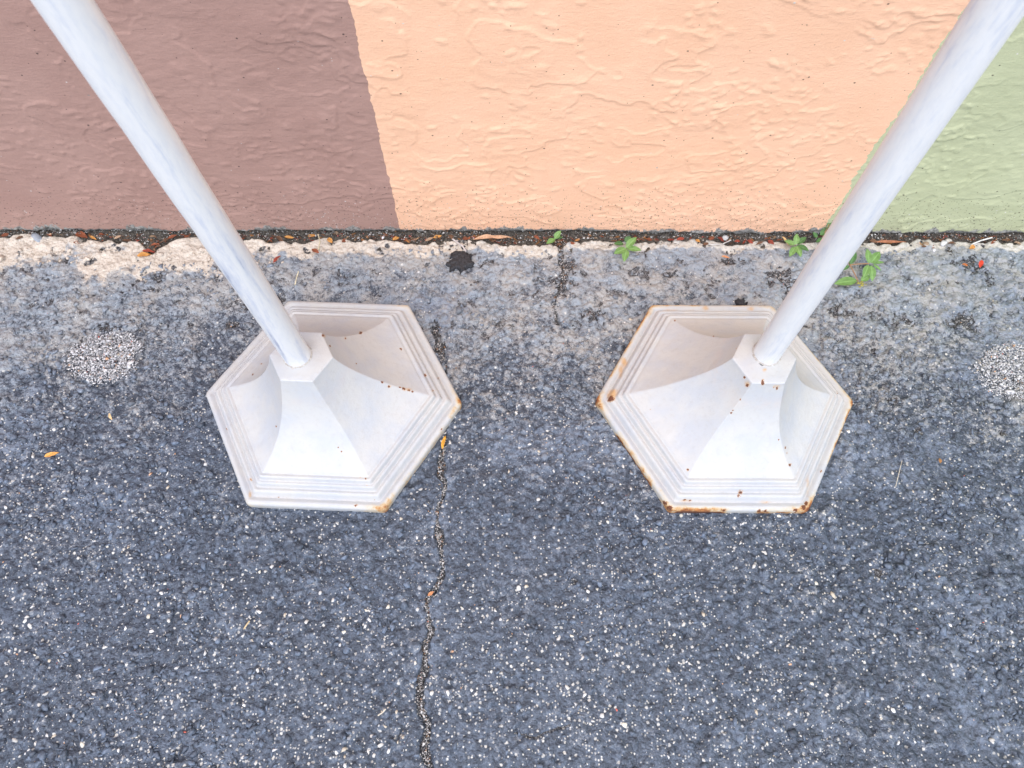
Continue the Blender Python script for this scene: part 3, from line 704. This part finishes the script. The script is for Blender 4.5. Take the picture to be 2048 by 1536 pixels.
stainsL = [zl(370, 1320, 0)[:2] + (7, 16, 0.9), zl(375, 1225, 0)[:2] + (9, 8, 0.6), zl(1340, 672, 0)[:2] + (22, 7, 0.7), zl(1640, 730, 0)[:2] + (18, 16, 0.6), zl(820, 345, 0)[:2] + (10, 8, 0.6), zl(955, 355, 0)[:2] + (7, 7, 0.6), zl(435, 515, 0)[:2] + (8, 6, 0.45), zl(1225, 655, 0)[:2] + (8, 8, .6),
           zl(1300, 840, 0)[:2] + (9, 7, .5), zl(670, 530, 0)[:2] + (22, 6, .45)]
def zr(a, b, s): return (1160 + a / 3.072, 560 + b / 3.072, s)
chipsR = [zr(192, 728, 8), zr(180, 738, 5), zr(1122, 634, 4.5), zr(986, 1303, 5.5), zr(975, 1326, 4), zr(1290, 1135, 3.5), zr(660, 1165, 3.5), zr(1012, 598, 3), zr(1028, 645, 4), zr(583, 250, 2), zr(985, 735, 2.5), zr(930, 815, 2.5), zr(940, 800, 2.2), zr(1262, 1030, 2.5), zr(1272, 1065, 2.2), zr(1482, 1175, 2.5), zr(433, 792, 1.8),
          zr(118, 772, 3.5), zr(640, 1350, 2.5), zr(680, 1355, 2.5), zr(1222, 980, 2), zr(882, 1415, 5), zr(520, 1368, 6), zr(552, 1400, 8), zr(1100, 1420, 5), zr(1140, 1420, 5), zr(1325, 1415, 6), zr(1375, 1400, 7), zr(1390, 1375, 5), zr(1580, 693, 1.8), zr(1210, 665, 3), zr(1145, 1363, 2), zr(820, 345, 1.8), zr(960, 420, 1.5), zr(1190, 660, 2.5)]
stainsR = [zr(200, 700, 0)[:2] + (16, 20, 0.9), zr(250, 560, 0)[:2] + (9, 26, 0.75), zr(1030, 640, 0)[:2] + (12, 12, 0.8), zr(1210, 655, 0)[:2] + (18, 10, 0.7), zr(640, 1355, 0)[:2] + (26, 7, 0.6), zr(1130, 1365, 0)[:2] + (40, 7, 0.5), zr(1400, 1280, 0)[:2] + (9, 40, 0.6), zr(270, 500, 0)[:2] + (13, 18, .8), zr(770, 175, 0)[:2] + (12, 10, .9), zr(1050, 175, 0)[:2] + (18, 9, .8),
           zr(560, 185, 0)[:2] + (30, 7, .6), zr(1135, 550, 0)[:2] + (9, 5, .75), zr(700, 185, 0)[:2] + (40, 5, .5), zr(310, 690, 0)[:2] + (8, 14, .5)]
# corners counted from +X anticlockwise (right, back right, back left, left, front left, front right)
make_stand(L_BASE, math.radians(-2.184), (-0.0085, -0.0070), (-0.3290, 0.5005, 0.1873), (-0.3482, 0.5010, 0.7807),
           'white painted metal post stand with hexagonal base before the mauve wall, nearly rust free', chipsL, stainsL,
           dict(corners=(0.78, 0.50, 0.30, 0.20, 0.40, 0.80), sides=(0.08, 0.05, 0.06, 0.05, 0.10, 0.22), groove=0.5), 3, mat_base('white_base_paint', 0.5))
make_stand(R_BASE, math.radians(-0.12), (0.0125, -0.0055), (0.3915, 0.5065, 0.1873), (0.3820, 0.5078, 0.7781),
           'white painted metal post stand with rusty rimmed hexagonal base, beside the sage green wall', chipsR, stainsR,
           dict(corners=(0.86, 0.60, 0.74, 0.84, 0.92, 0.94), sides=(0.42, 0.50, 0.50, 0.48, 0.60, 0.52), groove=0.8), 11, mat_base('white_rusting_base_paint', 1.0))

# ------------------------------------------------------------------ weeds
def leaf_mesh(L, wd, curl=0.25, fold=0.18, tipr=1.0, nL=9, nW=5):
    u = np.linspace(0, 1, nL); v = np.linspace(-1, 1, nW)
    prof = np.sin(np.pi * np.clip(u, 0, 1) ** 0.85) ** 0.8 * wd * 0.5; prof[0] = wd * 0.04; prof[-1] = wd * 0.02
    U, Vv = np.meshgrid(u, v, indexing='ij')
    X = U * L; Y = Vv * prof[:, None]
    Z = curl * L * (U - U ** 2 * 1.25) + fold * np.abs(Y)
    rib = 1 - np.abs(Vv)
    return np.stack([X, Y, Z], -1).reshape(-1, 3), grid_faces(nW, nL), rib.ravel()
def place_leaf(name, parent, base, tip, width, mat, curl=0.2, origin=(0, 0, 0), fold=0.18):
    base = np.array(base); tip = np.array(tip); ax = tip - base; L = np.linalg.norm(ax)
    V, Fc, rib = leaf_mesh(L, width, curl, fold)
    x = ax / L; y = np.cross([0, 0, 1], x); y /= np.linalg.norm(y); zc = np.cross(x, y)
    W = base + V @ np.stack([x, y, zc]) - np.array(origin)
    return mesh_obj(name, W, Fc, mat, parent, attrs=dict(rib=rib))
def tube(name, parent, pts, r, mat, origin):
    pts = np.array(pts) - np.array(origin); n = 8; th = np.linspace(0, 2 * np.pi, n, endpoint=False); rings = []
    for k, p in enumerate(pts):
        d = pts[min(k + 1, len(pts) - 1)] - pts[max(k - 1, 0)]; d /= np.linalg.norm(d)
        a = np.cross(d, [0.31, 0.2, 0.93]); a /= np.linalg.norm(a); b = np.cross(d, a)
        rings.append(p + r * (np.cos(th)[:, None] * a + np.sin(th)[:, None] * b))
    V = np.concatenate(rings); i = np.arange(len(V)).reshape(-1, n); j = np.roll(i, -1, 1)
    return mesh_obj(name, V, np.stack([i[:-1], j[:-1], j[1:], i[1:]], -1).reshape(-1, 4), mat, parent)
def weed(label, root_px, node_px, zn, leaves, stems=(), flower=None):
    o0 = P(*root_px, -0.006); root = tag(empty('weed', tuple(o0)), label, 'weed', 'weeds along the foot of the wall')
    nd = P(*node_px, zn)
    tube('stem', root, [o0, (o0 * 0.4 + nd * 0.6) + np.array([0, 0, 0.004]), nd], 0.0009, MAT['stem'], o0)
    for st in stems: tube('stem', root, [P(a, b, z) for a, b, z in st], 0.0010, MAT['stem'], o0)
    for (bx, by, bz, tx, ty, tz, wpx, mt) in leaves:
        place_leaf('leaf', root, P(bx, by, bz), P(tx, ty, tz), wpx / 1130, MAT[mt], 0.16, o0)
    if flower:
        fx, fy, fz, fr, nf = flower; c = P(fx, fy, fz) - o0; fr /= 1130
        Vs, Fs, off = [], [], 0
        for k in range(nf):
            d = rng.normal(size=3); d[2] = abs(d[2]); d /= np.linalg.norm(d); V, Fc = SH_S[k % 14]
            Vs.append(V * fr * 0.3 + c + d * fr * rng.uniform(0.2, 1.0) * np.array([1, 1, .6])); Fs.append(Fc + off); off += len(V)
        mesh_obj('flower_cluster', np.concatenate(Vs), np.concatenate(Fs), MAT['flower'], root, smooth=False)
g, d_ = 'green', 'green_dark'
weed('tiny weed with two green leaves in the gap below the peach wall', (1110, 486), (1109, 478), 0.010,
     [(1109, 478, .010, 1122, 461, .020, 14, g), (1110, 478, .010, 1093, 487, .012, 13, g), (1112, 477, .010, 1126, 474, .012, 6, d_)])
weed('small weed rosette of five bright leaves below the middle of the peach wall', (1254, 486), (1253, 497), 0.012,
     [(1252, 496, .014, 1273, 474, .022, 17, g), (1252, 497, .014, 1228, 507, .015, 18, g), (1253, 498, .014, 1248, 523, .013, 16, g), (1254, 497, .014, 1283, 500, .016, 15, g),
      (1247, 488, .006, 1228, 487, .010, 13, d_), (1250, 484, .004, 1262, 473, .010, 14, d_)])
weed('small weed with six rounded leaves just left of the rusty stand pole', (1590, 482), (1591, 491), 0.012,
     [(1591, 490, .012, 1594, 467, .020, 14, g), (1594, 488, .010, 1613, 474, .016, 13, d_), (1594, 491, .012, 1618, 501, .014, 14, d_), (1593, 492, .013, 1602, 514, .012, 14, g), (1591, 493, .013, 1579, 513, .012, 14, g), (1589, 490, .013, 1569, 481, .016, 14, g)])
weed('dark green weed climbing the wall, half hidden behind the rusty stand pole', (1640, 482), (1648, 468), 0.020,
     [(1640, 470, .018, 1660, 456, .028, 15, d_), (1655, 452, .035, 1672, 432, .045, 17, d_), (1634, 476, .012, 1626, 464, .018, 11, d_), (1648, 478, .008, 1632, 484, .010, 12, d_), (1656, 452, .033, 1664, 466, .032, 12, d_)],
     stems=[[(1648, 468, .020), (1654, 458, .030), (1658, 448, .038)]])
weed('largest weed with toothed leaves and yellowish flower cluster beside the rusty stand pole', (1690, 520), (1699, 530), 0.018,
     [(1738, 527, .024, 1735, 497, .030, 15, g), (1742, 526, .024, 1760, 503, .030, 19, g), (1737, 530, .022, 1727, 556, .018, 16, g), (1742, 531, .022, 1745, 562, .016, 17, g), (1745, 527, .024, 1769, 524, .022, 8, g), (1746, 529, .022, 1763, 541, .018, 8, g),
      (1714, 561, .012, 1669, 567, .012, 22, g), (1722, 562, .014, 1740, 551, .018, 15, g), (1700, 529, .018, 1712, 502, .026, 14, d_), (1698, 531, .018, 1686, 540, .014, 9, d_)],
     stems=[[(1699, 530, .018), (1716, 528, .022), (1738, 527, .024)], [(1700, 530, .018), (1708, 545, .016), (1716, 562, .014)]], flower=(1723, 569, .014, 10, 26))

# ------------------------------------------------------------------ dry leaves, petals, straw, loose bits
def dry(name, label, cat, px, py, Lp, Wp, ang, tone, z=0.002, curl=0.25, group=None, fold=0.3):
    c = P(px, py, z); L = Lp / 1130; wd = Wp / 1130
    V, Fc, rib = leaf_mesh(L, wd, curl, fold, nL=9, nW=5)
    V[:, 0] -= L / 2; V[:, 2] += (vnoise(V[:, 0] * 300 + px, V[:, 1] * 300, 5) - 0.5) * wd * 0.35
    o = mesh_obj(name, V, Fc, MAT['dry'], attrs=dict(rib=rib, tone=np.tile((*tone, 1), (len(V), 1))))
    o.location = c; o.rotation_euler = (rng.uniform(-.35, .35), rng.uniform(-.15, .15), math.radians(ang))
    return tag(o, label, cat, group)
RUST, ORG, TAN, RED, BRN = (0.24, 0.075, 0.035), (0.52, 0.25, 0.07), (0.50, 0.34, 0.22), (0.27, 0.055, 0.032), (0.18, 0.095, 0.055)
G1 = 'litter in the gap at the foot of the wall'
dry('dry_leaf', 'orange dry leaf in the notch of the pavement edge left of the left pole', 'leaf', 288, 510, 30, 12, 8, ORG, 0.000)
dry('dry_leaf', 'dark red dry leaf above the orange one in the pavement edge notch', 'leaf', 297, 503, 34, 9, -10, RED, 0.003)
dry('dry_leaf', 'russet dry leaf in the gap, largest left of the left pole', 'leaf', 163, 471, 34, 16, -25, RUST, 0.000)
dry('dry_leaf', 'long curled tan leaf in the gap under the peach wall', 'leaf', 985, 476, 88, 15, 2, (0.60, 0.38, 0.24), 0.004, 0.12)
dry('dry_leaf', 'dark red leaf on the pavement edge just right of the left pole', 'leaf', 554, 518, 24, 8, 55, RED, 0.002)
dry('dry_leaf', 'brownish red leaf on the cream edge below the mauve wall', 'leaf', 631, 502, 22, 10, -35, RUST, 0.002)
dry('dry_leaf', 'orange leaf at the end of a dry stalk below the mauve wall', 'leaf', 660, 481, 17, 11, -50, ORG, 0.002)
dry('flower_petal', 'orange petal lying alone on the asphalt far left', 'petal', 103, 909, 26, 9, 22, (0.72, 0.36, 0.10), 0.001)
dry('flower_petal', 'narrow orange petal at the top of the crack beside the left base', 'petal', 888, 884, 32, 8, 82, (0.74, 0.38, 0.06), 0.001)
dry('flower_petal', 'tiny red petal scrap on the pavement under the sage wall', 'petal', 1962, 527, 22, 9, 65, (0.62, 0.06, 0.03), 0.003)
dry('dry_leaf', 'small orange scrap among dark grit left of the red petal', 'leaf', 1930, 530, 13, 8, -10, (0.50, 0.17, 0.06), 0.001)
dry('dry_leaf', 'orange scrap caught low in the asphalt crack', 'leaf', 862, 1187, 13, 6, 35, (0.58, 0.26, 0.12), -0.001)
dry('dry_leaf', 'pale forked husk on the asphalt left of the left base', 'leaf', 221, 833, 17, 6, -60, (0.66, 0.46, 0.24), 0.001)
dry('dry_leaf', 'small orange scrap on the pavement above the rusty base', 'leaf', 1451, 514, 18, 6, -12, (0.60, 0.27, 0.12), 0.002)
dry('dry_leaf', 'brown scrap on the asphalt right of the rusty base', 'leaf', 1880, 921, 11, 6, 80, (0.34, 0.17, 0.06), 0.001)
dry('dry_leaf', 'tan leaf at the far right in the gap under the sage wall', 'leaf', 1945, 494, 16, 10, 30, ORG, 0.002)
dry('dry_leaf', 'long russet sliver in the gap right of the rusty stand pole', 'leaf', 1780, 484, 74, 7, -2, (0.36, 0.15, 0.08), 0.000, 0.08)
dry('dry_leaf', 'pale yellow sliver behind the six leaved weed', 'leaf', 1571, 482, 26, 6, -62, (0.70, 0.48, 0.22), 0.004)
spots = [(12, 470, RUST), (40, 476, BRN), (70, 480, ORG), (185, 476, ORG), (205, 470, RUST), (235, 474, TAN), (255, 482, BRN), (150, 484, RUST), (330, 480, BRN), (345, 474, RUST), (310, 490, RUST), (560, 478, BRN), (580, 474, ORG),
         (540, 482, RUST), (625, 472, ORG), (645, 470, BRN), (672, 467, TAN), (690, 482, RUST), (790, 477, ORG), (812, 480, RUST), (875, 474, ORG), (900, 472, BRN), (930, 478, RUST), (860, 478, TAN), (1075, 474, RUST), (1090, 478, BRN), (1121, 488, BRN), (1145, 487, RUST),
         (1340, 480, RED), (1360, 478, RED), (1395, 481, ORG), (1410, 487, BRN), (1440, 480, RED), (1425, 477, RUST), (1475, 482, RED), (1500, 483, RED), (1520, 487, BRN), (1540, 485, RED), (1745, 482, BRN), (1840, 488, ORG), (1850, 492, BRN), (1865, 494, RUST), (1905, 486, BRN), (1985, 484, RUST), (2010, 480, BRN), (2035, 486, TAN), (1230, 484, BRN), (1300, 480, RUST)]
def scrap_label(a, t):
    hue = {RUST: 'russet', ORG: 'orange', TAN: 'tan', RED: 'dark red', BRN: 'brown'}[t]
    for lim, where in ((110, 'far left below the mauve wall'), (420, 'below the mauve wall left of the left pole'), (760, 'below the mauve wall right of the left pole'), (1000, 'below the peach wall near the long tan leaf'),
                       (1180, 'beside the two leaved weed'), (1330, 'beside the five leaved weed'), (1470, 'below the peach wall by the pale pebble'), (1700, 'just left of the six leaved weed'), (1880, 'below the sage wall near the white pebble'), (9999, 'below the sage wall at the far right')):
        if a < lim: return 'small %s leaf scrap in the gap %s' % (hue, where)
for (a, b, t) in spots:
    dry('leaf_scrap', scrap_label(a, t), 'leaf', a + rng.uniform(-2, 2), b + rng.uniform(-1, 1), rng.uniform(11, 22), rng.uniform(5, 9), rng.uniform(-40, 40), tuple(np.array(t) * rng.uniform(.7, 1.15)), rng.uniform(-.003, .002), rng.uniform(.05, .4), G1)

# crumbled leaf litter between them
def litter(n):
    Vs, Fs, Cs, off = [], [], [], 0
    pal = [RUST, (0.3, 0.13, 0.04), (0.3, 0.2, 0.12), (0.24, 0.045, 0.025), BRN, BRN, (0.08, 0.045, 0.03)]
    for k in range(n):
        x = rng.uniform(-1.1, 1.1); e = edge_line(np.array([[x]]))[0, 0]; y = rng.uniform(min(e + .004, .868), 0.872)
        V, Fc, rib = leaf_mesh(rng.uniform(.004, .016), rng.uniform(.0012, .005), rng.uniform(0, .4), .2, nL=4, nW=3)
        a = rng.uniform(-.9, .9) + (math.pi if rng.random() < .5 else 0); b = rng.uniform(-.6, .6)
        R = np.array([[math.cos(a), -math.sin(a), 0], [math.sin(a), math.cos(a), 0], [0, 0, 1]]) @ np.array([[1, 0, 0], [0, math.cos(b), -math.sin(b)], [0, math.sin(b), math.cos(b)]])
        Vs.append(V @ R.T + np.array([x, y, rng.uniform(-.007, -.001)])); Fs.append(Fc + off); off += len(V)
        Cs.append(np.tile((*(np.array(pal[rng.integers(7)]) * rng.uniform(.6, 1.1)), 1), (len(V), 1)))
    return mesh_obj('leaf_litter', np.concatenate(Vs), np.concatenate(Fs), MAT['dry'], attrs=dict(tone=np.concatenate(Cs)))
tag(litter(800), 'crumbled dry leaf litter along the gap below the wall', 'leaf litter', kind='stuff')

def stick(name, label, cat, pts, rp, tone, group=None):
    o0 = P(*pts[0]); o = tube(name, None, [P(*q) for q in pts], rp / 1130, MAT['dry'], o0); o.location = o0
    n = len(o.data.vertices); at = o.data.attributes.new('tone', 'FLOAT_COLOR', 'POINT'); at.data.foreach_set('color', np.tile((*tone, 1), n).astype(np.float32))
    return tag(o, label, cat, group)
stick('straw', 'thin dry straw lying on the asphalt right of the rusty base', 'straw', [(1791, 974, .001), (1797, 950, .003), (1804, 921, .002)], 0.8, (0.46, 0.43, 0.36))
stick('straw', 'short pale straw on the pavement just left of the left base top', 'straw', [(590, 570, .002), (593, 556, .004), (597, 543, .003)], 1.3, (0.66, 0.60, 0.42))
stick('straw', 'short curved straw on the asphalt left of the lower crack', 'straw', [(756, 1431, .001), (765, 1425, .003), (771, 1418, .001)], 1.2, (0.66, 0.60, 0.48))
stick('straw', 'tiny tan straw on the asphalt below the left base', 'straw', [(488, 1258, .001), (493, 1250, .003), (499, 1242, .001)], 1.3, (0.60, 0.46, 0.26))
stick('dry_stalk', 'bent dry stalk leaning on the wall foot below the mauve section', 'stalk', [(637, 500, .001), (640, 482, .012), (636, 468, .022)], 1.4, (0.50, 0.42, 0.28))
stick('straw', 'white straw in the gap under the sage wall', 'straw', [(1942, 489, .000), (1962, 481, .003), (1984, 475, .006)], 1.6, (0.72, 0.70, 0.66))
stick('straw', 'fine grey straw in the gap under the peach wall', 'straw', [(905, 478, -.002), (925, 492, .004), (932, 503, .003)], 1.8, (0.52, 0.48, 0.46))
stick('straw', 'pale rootlet arching in the gap right of the five leaved weed', 'straw', [(1418, 489, -.002), (1445, 488, .002), (1462, 480, .002)], 1.0, (0.62, 0.60, 0.56))

def rock(name, label, cat, px, py, s, tone, mat='stone', z=0.0, n=26, flat=0.6):
    V, Fc = hull(n, flat, rng)
    o = mesh_obj(name, V * s / 1130 / 2, Fc, MAT[mat], smooth=False, attrs=dict(tone=np.tile((*tone, 1), (len(V), 1))))
    o.location = P(px, py, z); o.rotation_euler = (0, 0, rng.uniform(0, 6)); return tag(o, label, cat)
rock('pebble', 'blue grey pebble in the gap under the mauve wall, far left', 'pebble', 75, 476, 36, (0.30, 0.33, 0.37), z=-.002)
rock('pebble', 'white pebble in the gap under the sage wall, largest there', 'pebble', 1888, 486, 22, (0.68, 0.67, 0.66), z=0.0)
rock('pebble', 'small white pebble just below the largest one under the sage wall', 'pebble', 1868, 500, 13, (0.66, 0.65, 0.64), z=-.002)
rock('pebble', 'white pebble in the gap below the mauve wall near the peach edge', 'pebble', 766, 475, 11, (0.74, 0.74, 0.74), z=-.002)
rock('pebble', 'pale pebble in the gap below the peach wall right of its middle', 'pebble', 1451, 476, 18, (0.55, 0.54, 0.52), z=-.001)
rock('pebble', 'brown pebble in the gap under the sage wall beside the white one', 'pebble', 1852, 488, 17, (0.34, 0.24, 0.16), z=-.001)
rock('pebble', 'grey pebble on the cream pavement edge beside the tan leaf', 'pebble', 890, 486, 11, (0.50, 0.46, 0.40), z=.001)
def lump(px, py, sx, sy, label):
    """crumbly black piece of binder"""
    nx = 40; u = np.linspace(-1.45, 1.45, nx); X, Y = np.meshgrid(u, u)
    r = np.hypot(X, Y) + (fbm(X * 2.2 + px, Y * 2.2, 701, 3) - 0.5) * 1.3
    Z = np.sqrt(np.clip(1 - r ** 2, 0, 1)) * 0.0038 + (fbm(X * 7, Y * 7, 703, 3) - 0.5) * 0.0045 * (r < 1) - 0.0095 * sstep(0.9, 1.15, r)
    c = P(px, py, 0); V = np.stack([X * sx / 1130, Y * sy / 1130 * 1.2, Z - .0005], -1).reshape(-1, 3)
    o = mesh_obj('asphalt_lump', V, grid_faces(nx, nx), MAT['tarlump']); o.location = c
    return tag(o, label, 'asphalt lump')
lump(925, 518, 27, 24, 'crumbly black asphalt lump on the cream pavement edge below the peach wall')
lump(1482, 605, 12, 8, 'small round black lump touching the back edge of the rusty base')
